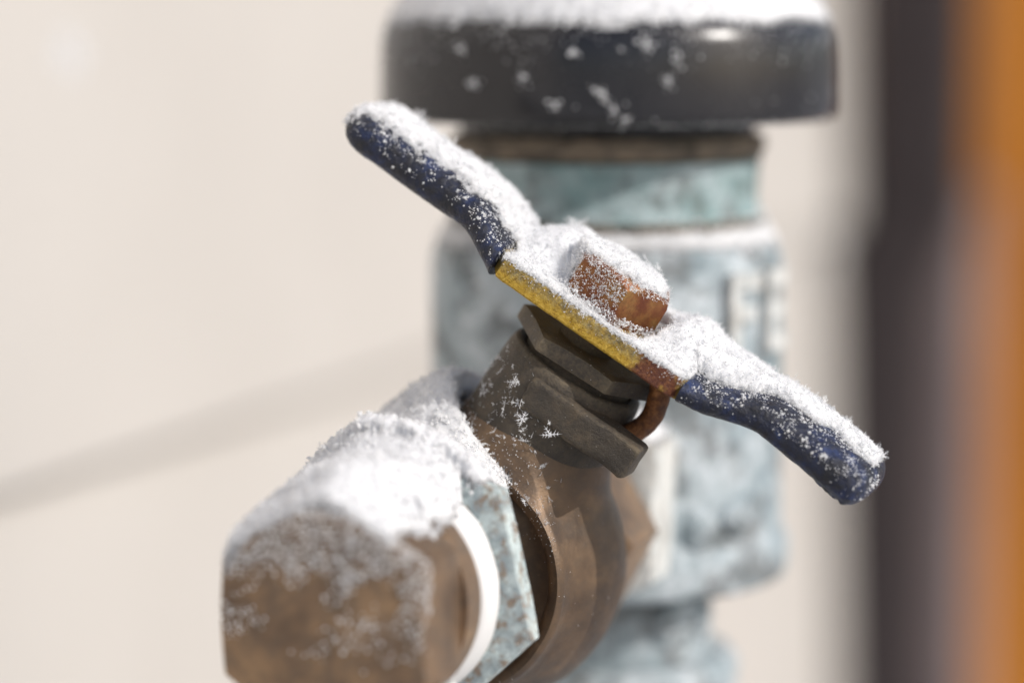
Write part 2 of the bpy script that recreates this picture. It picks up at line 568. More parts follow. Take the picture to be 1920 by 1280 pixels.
# body: stout barrel with rounded shoulder and foot flange
body_prof = [(-13.5, 12), (-13.5, 23.6), (-12.9, 24.6), (-11.5, 25.0), (-8.5, 25.0), (-7.4, 24.4), (-6, 24.0), (10, 23.9), (24, 24.0), (29.5, 23.9), (32, 23.3), (33.6, 21.9), (34.2, 20), (34.2, 15)]
vbody = mesh_obj('body', *lathe(vb(body_prof), 96, wob=.5, seed=2), M['verd_body'], breaker, angle=40)
low = mesh_obj('lower_neck', *lathe(vb([(-28, 13.2), (-24, 14.2), (-20, 14.6), (-15, 14.6), (-13.6, 15.2), (-13.0, 15.2)]), 72, wob=.4, seed=5), M['verd_body'], breaker, angle=40)
foot = mesh_obj('foot_flange', *lathe(vb([(-60, 17), (-34, 17.4), (-26.5, 18.4), (-25.2, 18.2), (-24.2, 17.2), (-24.0, 14)]), 72, wob=.4, seed=6), M['verd_body'], breaker, angle=40)
collar = mesh_obj('collar', *lathe(vb([(34, 18), (34.4, 20.9), (35.8, 21.3), (36.6, 20.7), (38, 20.4), (42, 20.6), (43.4, 20.8), (43.8, 19)]), 96, wob=.4, seed=7), M['verd_collar'], breaker, angle=50)
mesh_obj('collar_ring', *lathe(vb([(33.9, 19), (34.1, 21.1), (35.2, 21.5), (36.0, 21.1), (36.2, 19)]), 96), M['verd_brown'], collar, angle=50)
mesh_obj('collar_ring', *lathe(vb([(43.7, 18), (43.9, 21.0), (45.3, 21.6), (46.8, 21.2), (47.0, 18)]), 96, wob=.2), M['verd_brown'], collar, angle=50)
mesh_obj('cap', *lathe(vb([(46.9, 14), (46.9, 20), (48.8, 20.4), (48.8, 29.9), (49.3, 30.7), (50.2, 30.9), (56, 30.8), (59.3, 30.6), (60.9, 30.2), (62.0, 29.3), (62.6, 27.8), (62.75, 24), (62.8, .05)]), 128), M['plastic'], breaker, angle=50)
# outlet boss towards the ball valve
boss = mesh_obj('outlet_boss', *join(hexring(-29, -15, 17.3, math.radians(-32), 'y', 10, .5, .2, .8, (0, dz)),
                lathe([(-16, 13.6), (-10, 14.6), (-3, 15.5)], 48, 'y', (0, dz))), M['verd_white'], breaker, angle=40)
# raised letters on the barrel
def arc_patch(a0, a1, z0, z1, r, dep):
    V, Fc = [], []
    n_ = 6
    for i in range(n_+1):
        a = a0+(a1-a0)*i/n_
        for rr_, zz in ((r-.5, z0), (r+dep, z0), (r+dep, z1), (r-.5, z1)):
            V.append((rr_*math.cos(a), rr_*math.sin(a), zz+dz))
    for i in range(n_):
        for q in range(4):
            Fc.append((i*4+q, i*4+(q+1) % 4, (i+1)*4+(q+1) % 4, (i+1)*4+q))
    Fc.append([0, 1, 2, 3]); Fc.append([n_*4+q for q in range(4)])
    return np.array(V), Fc
def letter(strokes, a_start, zb, w, hgt):
    parts = []
    for (x0, x1, y0, y1) in strokes:
        parts.append(arc_patch(a_start+x0*w/24.0, a_start+x1*w/24.0, zb+y0*hgt, zb+y1*hgt, 23.9, 1.5))
    return join(*parts)
camdir = math.atan2(-Uv[1]*.0 - 0, 1)
# angle (in the n,u plane) of the direction that faces the camera, then round to the right
face_cam = math.atan2((CAM-PV)@Uv, (CAM-PV)@Nv)
aF = face_cam + math.radians(40)
Fst = [(0, .28, 0, 1), (.28, 1, .80, 1), (.28, .85, .42, .60)]
Est = [(0, .28, 0, 1), (.28, 1, .80, 1), (.28, .85, .42, .60), (.28, 1, 0, .19)]
mesh_obj('letter', *letter(Fst, aF, 18.6, 5.6, 10.6), M['verd_white'], vbody, smooth=False)
mesh_obj('letter', *letter(Est, aF+7.4/24, 18.6, 5.6, 10.6), M['verd_white'], vbody, smooth=False)
# cast lumps low on the barrel and on the neck below
def lump(a, z, r, rx, rz, dep, name, par, mat_):
    V, Fc = [], []
    c = np.array([r*math.cos(a), r*math.sin(a), z+dz]); tx = np.array([-math.sin(a), math.cos(a), 0]); rad = np.array([math.cos(a), math.sin(a), 0])
    rows = 7; sg = 20
    for i in range(rows+1):
        t = i/rows*math.pi/2
        for j in range(sg):
            b = 2*math.pi*j/sg
            V.append(c+tx*rx*math.cos(t)*math.cos(b)+Zv*rz*math.cos(t)*math.sin(b)+rad*(dep*math.sin(t)-.4))
    for i in range(rows):
        for j in range(sg): Fc.append((i*sg+j, i*sg+(j+1) % sg, (i+1)*sg+(j+1) % sg, (i+1)*sg+j))
    return mesh_obj(name, V, Fc, mat_, par)
lump(face_cam+math.radians(30), -4.0, 24, 2.6, 3.2, 2.0, 'casting_boss', vbody, M['verd_body'])
lump(face_cam+math.radians(46), -3.2, 24, 3.2, 2.8, 2.0, 'casting_boss', vbody, M['verd_body'])
lump(face_cam+math.radians(34), -18.5, 14.6, 3.0, 3.4, 1.8, 'casting_boss', low, M['verd_body'])
lump(face_cam+math.radians(62), -18.2, 14.6, 2.4, 3.4, 1.8, 'casting_boss', low, M['verd_body'])

# ------------------------------------------------------------------ ball valve
valve = empty('ball_valve', O1, (Hv, Uv, Sv), 'tarnished brass ball valve with blue gripped handle, closed across the pipe', 'valve')
prof = [(-22, 8.0), (-22, 9.4), (-8.6, 9.4), (-8.2, 10.5), (-8.3, 12.2), (-9.9, 12.7), (-10.3, 13.4), (-10.35, 13.9), (-10.0, 14.25), (-9.5, 14.45), (-8, 14.7), (-6, 15.4), (-3, 16.5), (0, 17.2), (3, 17.5), (6, 17.2), (9, 16.2), (11, 14.8), (12, 13.4), (12.4, 11)]
SC = -1.5                                # the stem stands a little off the middle of the body
neckp = [(10, 8.7), (19.5, 8.7), (23, 8.6), (26.3, 8.5), (26.9, 7.9), (26.6, 7.2), (25.0, 7.0)]
def dense(pr, n_=8):
    out = []
    for (a0, b0), (a1, b1) in zip(pr[:-1], pr[1:]):
        k_ = max(1, int(math.hypot(a1-a0, b1-b0)/.6))
        out += [(a0+(a1-a0)*q/k_, b0+(b1-b0)*q/k_) for q in range(k_)]
    return out+[pr[-1]]
def smooth_prof(pr):
    # round the bulge: Catmull-Rom through the outer points
    P = np.array(pr); out = []
    for i in range(len(P)-1):
        p0, p1, p2, p3 = P[max(i-1, 0)], P[i], P[i+1], P[min(i+2, len(P)-1)]
        for f in np.linspace(0, 1, 6, endpoint=False):
            out.append(tuple(.5*((2*p1)+(-p0+p2)*f+(2*p0-5*p1+4*p2-p3)*f*f+(-p0+3*p1-3*p2+p3)*f**3)))
    return out+[tuple(P[-1])]
cut = next(i for i, q in enumerate(prof) if q[0] == -9.5)
bv_, bf_ = lathe(dense(prof[:cut])+smooth_prof(prof[cut:]), 180, 'y')
up_ = bv_[:, 2] > 3
rho = np.hypot(bv_[:, 0]-SC, bv_[:, 1])
bv_[:, 2] += np.where(up_ & (bv_[:, 1] > -9.6), 6.5*np.exp(-(np.clip(rho-7.2, 0, 99)/2.6)**2)*sstep0(3, 9, bv_[:, 2]), 0)
bv_ = bv_ + .16*(fbm(bv_, 3.0, 3)[:, None]-.5)
vb_obj = mesh_obj('body', *join((bv_, bf_), lathe(neckp, 72, center=(SC, 0))), M['bronze'], valve, angle=45)
# neck is darker, tarnished: thin sleeve over the casting
neck = mesh_obj('neck', *lathe([(14.0, 9.0), (17.0, 9.0), (18.0, 9.0), (19.5, 8.95), (23, 8.85), (26.0, 8.68), (27.0, 8.4), (27.3, 7.9), (27.1, 7.25)], 96, cap=False, wob=.12, center=(SC, 0)), M['dark'], valve, angle=50)
bm = bm_from(*box(-3.6, 11.5, -9.25, -4.6, 21.6, 25.8))
bevel(bm, .6, 3)
bmesh.ops.subdivide_edges(bm, edges=[e for e in bm.edges if e.calc_length() > 2], cuts=10, use_grid_fill=True)
for v_ in bm.verts:
    v_.co += Vector((1, 1, 1))*float(.35*(fbm(np.array(v_.co), 1.8, 3)-.5))
bm_obj('stop_lug', bm, M['dark'], valve, 30)
mesh_obj('gland', *lathe([(24, 6.9), (27.5, 6.9), (27.9, 6.6), (28.5, 6.6), (28.7, 5)], 60, center=(SC, 0)), M['dark'], valve, angle=40)
mesh_obj('packing_nut', *hexring(28.25, 30.35, 9.35, math.radians(7.6), 'z', 3.0, 0, .22, .18, (SC, 0)), M['dark'], valve, angle=28)
mesh_obj('stem', *lathe([(28, 3.4), (36, 3.4), (40.5, 3.2), (40.8, 2.6)], 36, center=(SC-.6, -1.2)), M['dark'], valve, angle=40)
# hexagonal end towards the camera, crusted with verdigris; flats set upright
endn = empty('end_collar', O1, (Nv, Uv, Zv))
endn.parent = valve
endn.matrix_parent_inverse = valve.matrix_world.inverted()
bpy.data.objects.remove(endn)
NEAR = np.array([-.6, 0, 1.4])
def upright(V):          # from (n, u, z) about the valve centre to the valve's own (h, u, s)
    V = np.asarray(V, float)
    W = V[:, :1]*Nv + V[:, 1:2]*Uv + V[:, 2:3]*Zv
    return np.stack([W@Hv, W@Uv, W@Sv], -1)
ev, ef = hexring(-24.6, -20.6, 16.9, math.radians(13-30), 'y', 10.8, .18, .35, .5)
ev = ev + .3*(fbm(ev, 2.0, 3)[:, None]-.5)
mesh_obj('end_collar', upright(ev+NEAR), ef, M['verd_ring'], valve, angle=35)
# far hexagon
fv, ff = hexring(11.5, 24.5, 16.2, math.radians(2), 'y', 9.0, .45, .2, .5)
mesh_obj('far_collar', upright(fv), ff, M['bronze_light'], valve, angle=28)

# handle: steel strip, two vinyl grips, bent stop tab
def path_s(hh):
    """height of the strip's middle along the handle"""
    a = np.abs(hh)
    t = np.clip((a-12.6)/9.0, 0, 1)
    rise = np.where(hh > 0, 2.1, 2.7)*(t*t*(3-2*t))
    droop = np.where(hh > 0, -1.0*np.clip((a-19)/17, 0, 1)**1.5, .3*np.clip((a-22)/16, 0, 1)**1.5)
    return 33.95 + rise + droop
HL, HR = -39.9, 35.0
hs = np.concatenate([np.linspace(HL+2.5, -13.6, 22), np.linspace(-12.6, 11.4, 25), np.linspace(12.4, HR-2.5, 22)])
def strip_half(hh):
    a = abs(hh)
    a0 = 13.6 if hh < 0 else 11.0
    return 9.0 if a < a0 else 9.0-2.9*min(1, (a-a0)/1.6)
V, Fc = [], []
for hh in hs:
    w, sc_ = strip_half(hh), float(path_s(np.array(hh)))
    for (yy, zz) in ((-w+.25, -1.25), (-w, -1.0), (-w, 1.0), (-w+.3, 1.3), (w-.3, 1.3), (w, 1.0), (w, -1.0), (w-.25, -1.25)):
        V.append((hh, yy, sc_+zz))
for i in range(len(hs)-1):
    for q in range(8): Fc.append((i*8+q, i*8+(q+1) % 8, (i+1)*8+(q+1) % 8, (i+1)*8+q))
Fc.append(list(range(8))); Fc.append([(len(hs)-1)*8+q for q in range(8)])
V = np.array(V); V = V + .10*(fbm(V, .9, 2)[:, None]-.5)
handle = mesh_obj('handle', V, Fc, M['plate'], valve, angle=30)

def grip(h0, h1, sign, name_seed):
    """vinyl sleeve from its open end h0 to its closed tip h1"""
    n_, sg = 90, 56
    V, Fc = [], []
    for i in range(n_+1):
        t = i/n_
        # slower near the tip so it rounds off
        hh = h0+(h1-h0)*(1-(1-t)**1.25)
        d = abs(h1-hh)
        r_tip = 4.2 if sign < 0 else 1.9
        k = 1.0 if d > r_tip else math.sqrt(max(0.0, 1-((r_tip-d)/r_tip)**2.3))
        root = min(1, abs(hh-h0)/3.0)
        hw = (7.6 - .9*math.sin(min(1, t*1.1)*math.pi)*.7 - .3*t + (2.0 if sign < 0 else 1.5)*math.exp(-(abs(hh-h0)/5.0)**2)) * (.35+.65*k)
        lip = .22*math.exp(-(abs(hh-h0)/.5)**2)
        hw += lip
        ht = lip+((2.2+.4*min(1, t*3)) if sign < 0 else (1.75+.75*min(1, t*2.0))) * max(.02, k)
        if t == 0: hw, ht = hw-.0, ht
        c = float(path_s(np.array(hh)))
        for j in range(sg):
            b = 2*math.pi*j/sg
            cb, sb = math.cos(b), math.sin(b)
            e = .62
            yy = hw*math.copysign(abs(cb)**e, cb)
            zz = ht*math.copysign(abs(sb)**(.78), sb)
            V.append((hh, yy, c+zz))
    for i in range(n_):
        for j in range(sg): Fc.append((i*sg+j, i*sg+(j+1) % sg, (i+1)*sg+(j+1) % sg, (i+1)*sg+j))
    Fc.append([j for j in range(sg)]); Fc.append([n_*sg+j for j in range(sg)])
    V = np.array(V)
    cen = np.stack([V[:, 0], 0*V[:, 0], path_s(V[:, 0])], -1)
    rad = V-cen; L_ = np.linalg.norm(rad, axis=1, keepdims=True)+1e-6
    amp = .38*(fbm(V, 2.4, 3, off=name_seed)-.5) + .22*(fbm(V, .7, 2, off=name_seed+5)-.5)
    if sign > 0:      # ragged drips along the lower edge near the tip
        low_ = np.clip((cen[:, 2]-V[:, 2]-1.2)/1.2, 0, 1)*np.clip((V[:, 0]-24)/8, 0, 1)
        amp = amp + low_*1.1*np.clip(fbm(V, 1.1, 2, off=9)-.5, 0, 1)*2
    return mesh_obj('grip', V + rad/L_*amp[:, None], Fc, M['vinyl'], handle, angle=50)
gripL = grip(-14.6, HL, -1, 1)
gripR = grip(11.6, HR, 1, 2)
gripL['label'] = 'blue vinyl grip on the raised far half of the handle'
gripR['label'] = 'blue vinyl grip on the near half of the handle, ragged along its lower edge'

def tube(pts, rad, sg=14, flat=1.0):
    """smooth tube through points"""
    P = np.array(pts, float)
    t = np.linspace(0, len(P)-1, 8*(len(P)-1)+1)
    Q = []
    for tt in t:
        i = min(int(tt), len(P)-2); f = tt-i
        p0, p1, p2, p3 = P[max(i-1, 0)], P[i], P[i+1], P[min(i+2, len(P)-1)]
        Q.append(.5*((2*p1)+(-p0+p2)*f+(2*p0-5*p1+4*p2-p3)*f*f+(-p0+3*p1-3*p2+p3)*f**3))
    Q = np.array(Q)
    V, Fc = [], []
    up = np.array([0, 1.0, 0])
    for i in range(len(Q)):
        d = Q[min(i+1, len(Q)-1)]-Q[max(i-1, 0)]; d /= np.linalg.norm(d)
        a = np.cross(d, up); a /= np.linalg.norm(a); b = np.cross(a, d)
        for j in range(sg):
            an = 2*math.pi*j/sg
            V.append(Q[i]+a*rad*math.cos(an)+b*rad*flat*math.sin(an))
    for i in range(len(Q)-1):
        for j in range(sg): Fc.append((i*sg+j, i*sg+(j+1) % sg, (i+1)*sg+(j+1) % sg, (i+1)*sg+j))
    Fc.append(list(range(sg))); Fc.append([(len(Q)-1)*sg+j for j in range(sg)])
    V = np.array(V)
    return V + .18*(fbm(V, 1.0, 2)[:, None]-.5), Fc
mesh_obj('stop_tab', *tube([(7.4, -1.0, 33.0), (8.4, -1.0, 30.4), (9.1, -1.0, 27.8), (8.7, -1.2, 25.6), (7.6, -2.5, 23.6), (6.9, -3.0, 22.6)], 1.28, 16, 1.3), M['rust'], handle, angle=50)

# nut that holds the handle on the stem
nv_, nf_ = hexring(34.6, 40.6, 6.6, math.radians(-7), 'z', 3.1, .1, .9, .6, (SC-.9, -1.1))
nut = mesh_obj('handle_nut', nv_, nf_, M['brass'], valve, angle=24)

# ------------------------------------------------------------------ fitting screwed into the near end
fit = empty('hex_fitting', O1 - 45*Uv - .9*Nv + 1.6*Zv, (Nv, Uv, Zv), 'brown bronze hexagonal fitting nearest the camera, screwed in with white tape', 'pipe fitting')
hv_, hf_ = hexring(0, 12.0, 13.3, math.radians(30), 'y', 0, .5, .6, .5)
mesh_obj('hexagon', hv_, hf_, M['bronze_fit'], fit, angle=26)
mesh_obj('thread', *lathe([(11.5, 12.3), (15.4, 12.4), (16.2, 12.1), (16.4, 11.4), (26, 10.3)], 64, 'y'), M['bronze_light'], fit, angle=40)
tv = [(16.5, 11.4), (16.8, 12.2), (17.6, 12.6), (18.6, 12.9), (19.5, 13.1), (20.2, 12.9), (20.3, 11.2)]
tape = mesh_obj('sealing_tape', *lathe(tv, 96, 'y', wob=.35, seed=4), M['tape'], fit, angle=50)
# loose end of the tape hanging down
a_ = math.radians(-52)
V, Fc = [], []
for i in range(14):
    t = i/13
    x = 13.1*math.cos(a_)-.3*t+1.2*math.sin(t*2); z = 13.1*math.sin(a_)+.6-t*9; y = 17.4+.8*math.sin(t*3)
    for k_ in (-1.0, 0, 1.0): V.append((x+.15*abs(k_), y+k_*1.0, z))
Fc = [(i*3+q, i*3+q+1, (i+1)*3+q+1, (i+1)*3+q) for i in range(13) for q in (0, 1)]
V2 = np.array(V)+np.array([.12, 0, .0]); nV = len(V)
Fc2 = Fc + [[q+nV for q in f][::-1] for f in Fc]
edge = [(i*3, (i+1)*3) for i in range(13)]
for a, b in edge: Fc2.append((a, b, b+nV, a+nV)); Fc2.append((a+2, b+2, b+2+nV, a+2+nV))
mesh_obj('tape_end', np.concatenate([np.array(V), V2]), Fc2, M['tape'], tape)

# ------------------------------------------------------------------ snow
def tri_bvh(pairs):
    V, T, o = [], [], 0
    for ob, fr in pairs:
        v, t = world_tris(ob, fr) if not isinstance(ob, tuple) else (frame_pts(ob[0], *fr), ob[1])
        V.append(v); T.append(t+o); o += len(v)
    V = np.concatenate(V); T = np.concatenate(T)
    return BVHTree.FromPolygons(V.tolist(), T.tolist()), V, T

def blur(a, r):
    """repeated box blur, r in cells"""
    r = max(1, int(round(r)))
    k = 2*r+1
    for _ in range(2):
        for ax in (0, 1):
            p = np.pad(a, [(r+1, r) if q == ax else (0, 0) for q in (0, 1)], mode='edge')
            c = np.cumsum(p, axis=ax)
            n_ = a.shape[ax]
            a = (np.take(c, range(k, k+n_), axis=ax)-np.take(c, range(0, n_), axis=ax))/k
    return a
def sstep(a, b, x):
    t = np.clip((x-a)/(b-a), 0, 1); return t*t*(3-2*t)

def raw_mesh(name, V, T, material, smooth=False):
    """fast triangle mesh, V in mm in the world"""
    me = bpy.data.meshes.new(name)
    V = np.ascontiguousarray(V*MM, dtype=np.float32); T = np.ascontiguousarray(T, dtype=np.int32)
    me.vertices.add(len(V)); me.vertices.foreach_set('co', V.ravel())
    me.loops.add(T.size); me.loops.foreach_set('vertex_index', T.ravel())
    me.polygons.add(len(T)); me.polygons.foreach_set('loop_start', np.arange(0, T.size, 3, dtype=np.int32))
    me.polygons.foreach_set('use_smooth', np.full(len(T), smooth) if isinstance(smooth, bool) else smooth)
    me.update(calc_edges=True)
    me.materials.append(material)
    o = bpy.data.objects.new(name, me)
    COL.objects.link(o)
    return o

def rand_rot(n_):
    q = RNG.normal(size=(n_, 4)); q /= np.linalg.norm(q, axis=1, keepdims=True)
    w, x, y, z = q.T
    return np.stack([1-2*(y*y+z*z), 2*(x*y-z*w), 2*(x*z+y*w), 2*(x*y+z*w), 1-2*(x*x+z*z), 2*(y*z-x*w),
                     2*(x*z-y*w), 2*(y*z+x*w), 1-2*(x*x+y*y)], -1).reshape(-1, 3, 3)

OCT_V = np.array([(1, 0, 0), (-1, 0, 0), (0, 1, 0), (0, -1, 0), (0, 0, 1), (0, 0, -1)], float)
OCT_T = np.array([(0, 2, 4), (2, 1, 4), (1, 3, 4), (3, 0, 4), (2, 0, 5), (1, 2, 5), (3, 1, 5), (0, 3, 5)])
def grains(P, size0, size1):
    n_ = len(P)
    if n_ == 0: return np.zeros((0, 3)), np.zeros((0, 3), int)
    s_ = size0*(size1/size0)**RNG.random(n_)
    sc = s_[:, None]*RNG.uniform(.45, 1.0, (n_, 3))
    V = np.einsum('nij,nkj->nki', rand_rot(n_), OCT_V[None]*sc[:, None, :])+P[:, None]
    T = OCT_T[None]+6*np.arange(n_)[:, None, None]
    return V.reshape(-1, 3), T.reshape(-1, 3)

def needle(p0, p1, r):
    d = p1-p0; d = d/np.linalg.norm(d)
    a = np.cross(d, [0, 0, 1.0]); a /= np.linalg.norm(a); b = np.array([0, 0, 1.0])
    return np.array([p0+a*r, p0-a*r, p0+b*r*.7, p1]), np.array([(0, 1, 2), (0, 3, 1), (1, 3, 2), (2, 3, 0)])
def dendrite(seed):
    rg = np.random.default_rng(seed)
    Vs, Ts, o = [], [], 0
    def add(p0, p1, r):
        nonlocal o
        v, t = needle(p0, p1, r); Vs.append(v); Ts.append(t+o); o += len(v)
    base_l = [rg.uniform(.25, .45), rg.uniform(.5, .72)]
    for k in range(6):
        a = k*math.pi/3 + rg.normal()*.03
        ln = rg.uniform(.5, 1.0)
        if rg.random() < .22: ln *= .35
        d = np.array([math.cos(a), math.sin(a), rg.normal()*.2])
        add(np.zeros(3), d*ln, .055)
        for q, bl in enumerate(base_l):
            for sgn in (-1, 1):
                b = a+sgn*math.radians(58)
                e = np.array([math.cos(b), math.sin(b), rg.normal()*.22])
                p = d*ln*bl
                add(p, p+e*ln*(.42 if q == 0 else .27)*rg.uniform(.7, 1.1), .042)
    return np.concatenate(Vs), np.concatenate(Ts)
DEN = [dendrite(s) for s in range(8)]
def dendrites(P, size0, size1, normals=None, flat=.0):
    Vs, Ts, o = [], [], 0
    n_ = len(P)
    R_ = rand_rot(n_) if n_ else []
    for i in range(n_):
        v, t = DEN[RNG.integers(len(DEN))]
        s_ = size0*(size1/size0)**RNG.random()
        Rm = R_[i]
        if normals is not None and RNG.random() < flat:
            nn = normals[i]+RNG.normal(size=3)*.6; nn = nn/np.linalg.norm(nn)
            a = np.cross(nn, RNG.normal(size=3)); a /= np.linalg.norm(a); b = np.cross(nn, a)
            Rm = np.stack([a, b, nn], 1)
        Vs.append((v*s_)@Rm.T+P[i]); Ts.append(t+o); o += len(v)
    if not Vs: return np.zeros((0, 3)), np.zeros((0, 3), int)
    return np.concatenate(Vs), np.concatenate(Ts)
def needles(P, l0, l1, r, normals=None):
    n_ = len(P)
    if n_ == 0: return np.zeros((0, 3)), np.zeros((0, 3), int)
    d = RNG.normal(size=(n_, 3))
    if normals is not None: d = d+normals*.8
    d /= np.linalg.norm(d, axis=1, keepdims=True)
    a = np.cross(d, RNG.normal(size=(n_, 3))); a /= np.linalg.norm(a, axis=1, keepdims=True); b = np.cross(d, a)
    ln = RNG.uniform(l0, l1, (n_, 1))
    V = np.stack([P+a*r, P-a*r*.5+b*r*.87, P-a*r*.5-b*r*.87, P+d*ln], 1)
    T = np.array([(0, 1, 2), (0, 3, 1), (1, 3, 2), (2, 3, 0)])[None]+4*np.arange(n_)[:, None, None]
    return V.reshape(-1, 3), T.reshape(-1, 3)

def cat(parts):
    V, T, o = [], [], 0
    for v, t in parts:
        V.append(v); T.append(t+o); o += len(v)
    return np.concatenate(V), np.concatenate(T)

def scatter(pairs, n_, prob):
    """random points on the given surfaces, kept with probability prob(points, normals)"""
    _, V, T = tri_bvh(pairs)
    A, B, C_ = V[T[:, 0]], V[T[:, 1]], V[T[:, 2]]
    cr = np.cross(B-A, C_-A); ar = np.linalg.norm(cr, axis=1)
    idx = RNG.choice(len(T), n_, p=ar/ar.sum())
    r1, r2 = np.sqrt(RNG.random(n_)), RNG.random(n_)
    P = A[idx]*(1-r1)[:, None]+B[idx]*(r1*(1-r2))[:, None]+C_[idx]*(r1*r2)[:, None]
    N_ = cr[idx]/(ar[idx][:, None]+1e-12)
    keep = RNG.random(n_) < prob(P, N_)
    return P[keep], N_[keep]

def snow_sheet(pairs, thick, step, zmin_n=.25, soft=1.0, smooth_mm=.6, jump=2.6, rough=.32, lo=None, hi=None, bridge=0.0, step_max=99.0, step_where=None):
    """heap of snow on whatever faces up: returns mesh plus surface points and normals"""
    bvh, V, T = tri_bvh(pairs)
    mn, mx = V.min(0)-1, V.max(0)+1
    if lo is not None: mn = np.maximum(mn, np.array(lo)); mx = np.minimum(mx, np.array(hi))
    X = np.arange(mn[0], mx[0], step); Y = np.arange(mn[1], mx[1], step)
    nx_, ny_ = len(X), len(Y)
    Hh = np.full((nx_, ny_), -1e4); Nm = np.zeros((nx_, ny_, 3))
    top = mx[2]+5
    dn = Vector((0, 0, -1))
    for i, x in enumerate(X):
        for j, y in enumerate(Y):
            loc, nor, _, _ = bvh.ray_cast((x, y, top), dn, 500)
            if loc is not None:
                Hh[i, j] = loc.z
                if nor.z < 0: nor = -nor
                Nm[i, j] = nor
    P = np.stack([np.repeat(X[:, None], ny_, 1), np.repeat(Y[None], nx_, 0), Hh], -1)
    hit = Hh > -1e3
    th = np.where(hit, thick(P, Nm), 0)
    mask = hit & (th > .14) & (Nm[..., 2] > zmin_n)
    # no snow across a sheer step: leave the step's two cells bare so the drift thins out towards it
    dx_ = np.zeros_like(mask); st_ = np.abs(np.diff(Hh, axis=0)) > step_max; dx_[:-1] |= st_; dx_[1:] |= st_
    st_ = np.abs(np.diff(Hh, axis=1)) > step_max; dx_[:, :-1] |= st_; dx_[:, 1:] |= st_
    if step_where is not None: dx_ &= step_where(P)
    mask &= ~(dx_ & hit)
    mf = mask.astype(float)
    e = sstep(.5, .98, blur(mf, soft/step))
    base = np.where(mask, Hh, 0)
    wsum = blur(mf, smooth_mm/step)+1e-9
    if bridge > 0:
        # snow bridges gaps and steps: lift low places towards their surroundings
        b2 = blur(mf, bridge/step)+1e-9
        hb = blur(base*mf, bridge/step)/b2
        base = np.where(mask, np.maximum(Hh, Hh*.35+hb*.65), 0)
    tp = base+th*e**.6
    tps = blur(tp*mf, smooth_mm/step)/wsum
    tp = np.where(mask, np.maximum(tps*.85+tp*.15, Hh+.05), 0)
    nz = rough*1.6*(fbm(P, 1.3, 3, off=3)-.5)+rough*1.3*(fbm(P, .45, 3, .6, off=8)-.5)
    tp = tp+nz*(.25+.75*e)
    tp = np.where(mask, np.maximum(tp, Hh+.03), 0)
    rim = mask.copy()
    for ax in (0, 1):
        for sh in (-1, 1): rim &= np.roll(mask, sh, axis=ax)
    rim2 = rim.copy()
    for ax in (0, 1):
        for sh in (-1, 1): rim2 &= np.roll(rim, sh, axis=ax)
    tp = np.where(mask & ~rim2, Hh+.03+(tp-Hh)*.45, tp)
    tp = np.where(mask & ~rim, Hh+.03, tp)
    ids = -np.ones((nx_, ny_), int); ids[mask] = np.arange(mask.sum())
    VV = np.stack([P[..., 0], P[..., 1], tp], -1)
    jit = (RNG.random((nx_, ny_, 2))-.5)*step*.5
    VV[..., :2] += jit
    Vm = VV[mask]
    q = mask[:-1, :-1] & mask[1:, :-1] & mask[1:, 1:] & mask[:-1, 1:]
    zz = np.stack([tp[:-1, :-1], tp[1:, :-1], tp[1:, 1:], tp[:-1, 1:]], -1)
    q &= (zz.max(-1)-zz.min(-1)) < jump
    a, b, c, d = ids[:-1, :-1][q], ids[1:, :-1][q], ids[1:, 1:][q], ids[:-1, 1:][q]
    Tm = np.concatenate([np.stack([a, b, c], -1), np.stack([a, c, d], -1)])
    # underside, just above what carries the snow, so that the drift is a closed body
    nb = len(Vm)
    Vb = np.stack([VV[..., 0], VV[..., 1], Hh+.01], -1)[mask]
    Vm = np.concatenate([Vm, Vb]); Tm = np.concatenate([Tm, Tm[:, ::-1]+nb])
    # surface normals
    gxx, gyy = np.gradient(tp, step)
    Ns = np.stack([-gxx, -gyy, np.ones_like(gxx)], -1); Ns /= np.linalg.norm(Ns, axis=-1, keepdims=True)
    inner = np.zeros_like(mask); inner[:-1, :-1] = q
    # steep places have more surface than their footprint: weight by slope
    w = (1/np.clip(Ns[..., 2], .18, 1))[inner]
    return Vm, Tm, VV[inner], Ns[inner], w/w.sum(), e[inner]

def finish_snow(name, label, parts, group=None, drift=None):
    if drift is not None:
        o = raw_mesh(name, drift[0], drift[1], M['drift'], True)
        c = raw_mesh('snow_crystals', *cat(parts), M['snow'])
        c.parent = o
        c['kind'] = 'stuff'
    else:
        o = raw_mesh(name, *cat(parts), M['snow'])
    tag(o, label, 'snow', 'stuff', group)
    return o

def pick(S, n_, wt=None):
    _, _, P, N_, w, e = S
    if wt is not None: w = w*wt(P, e); w = w/w.sum()
    i = RNG.choice(len(P), n_, p=w)
    return P[i]+(RNG.random((n_, 3))-.5)*.25, N_[i]

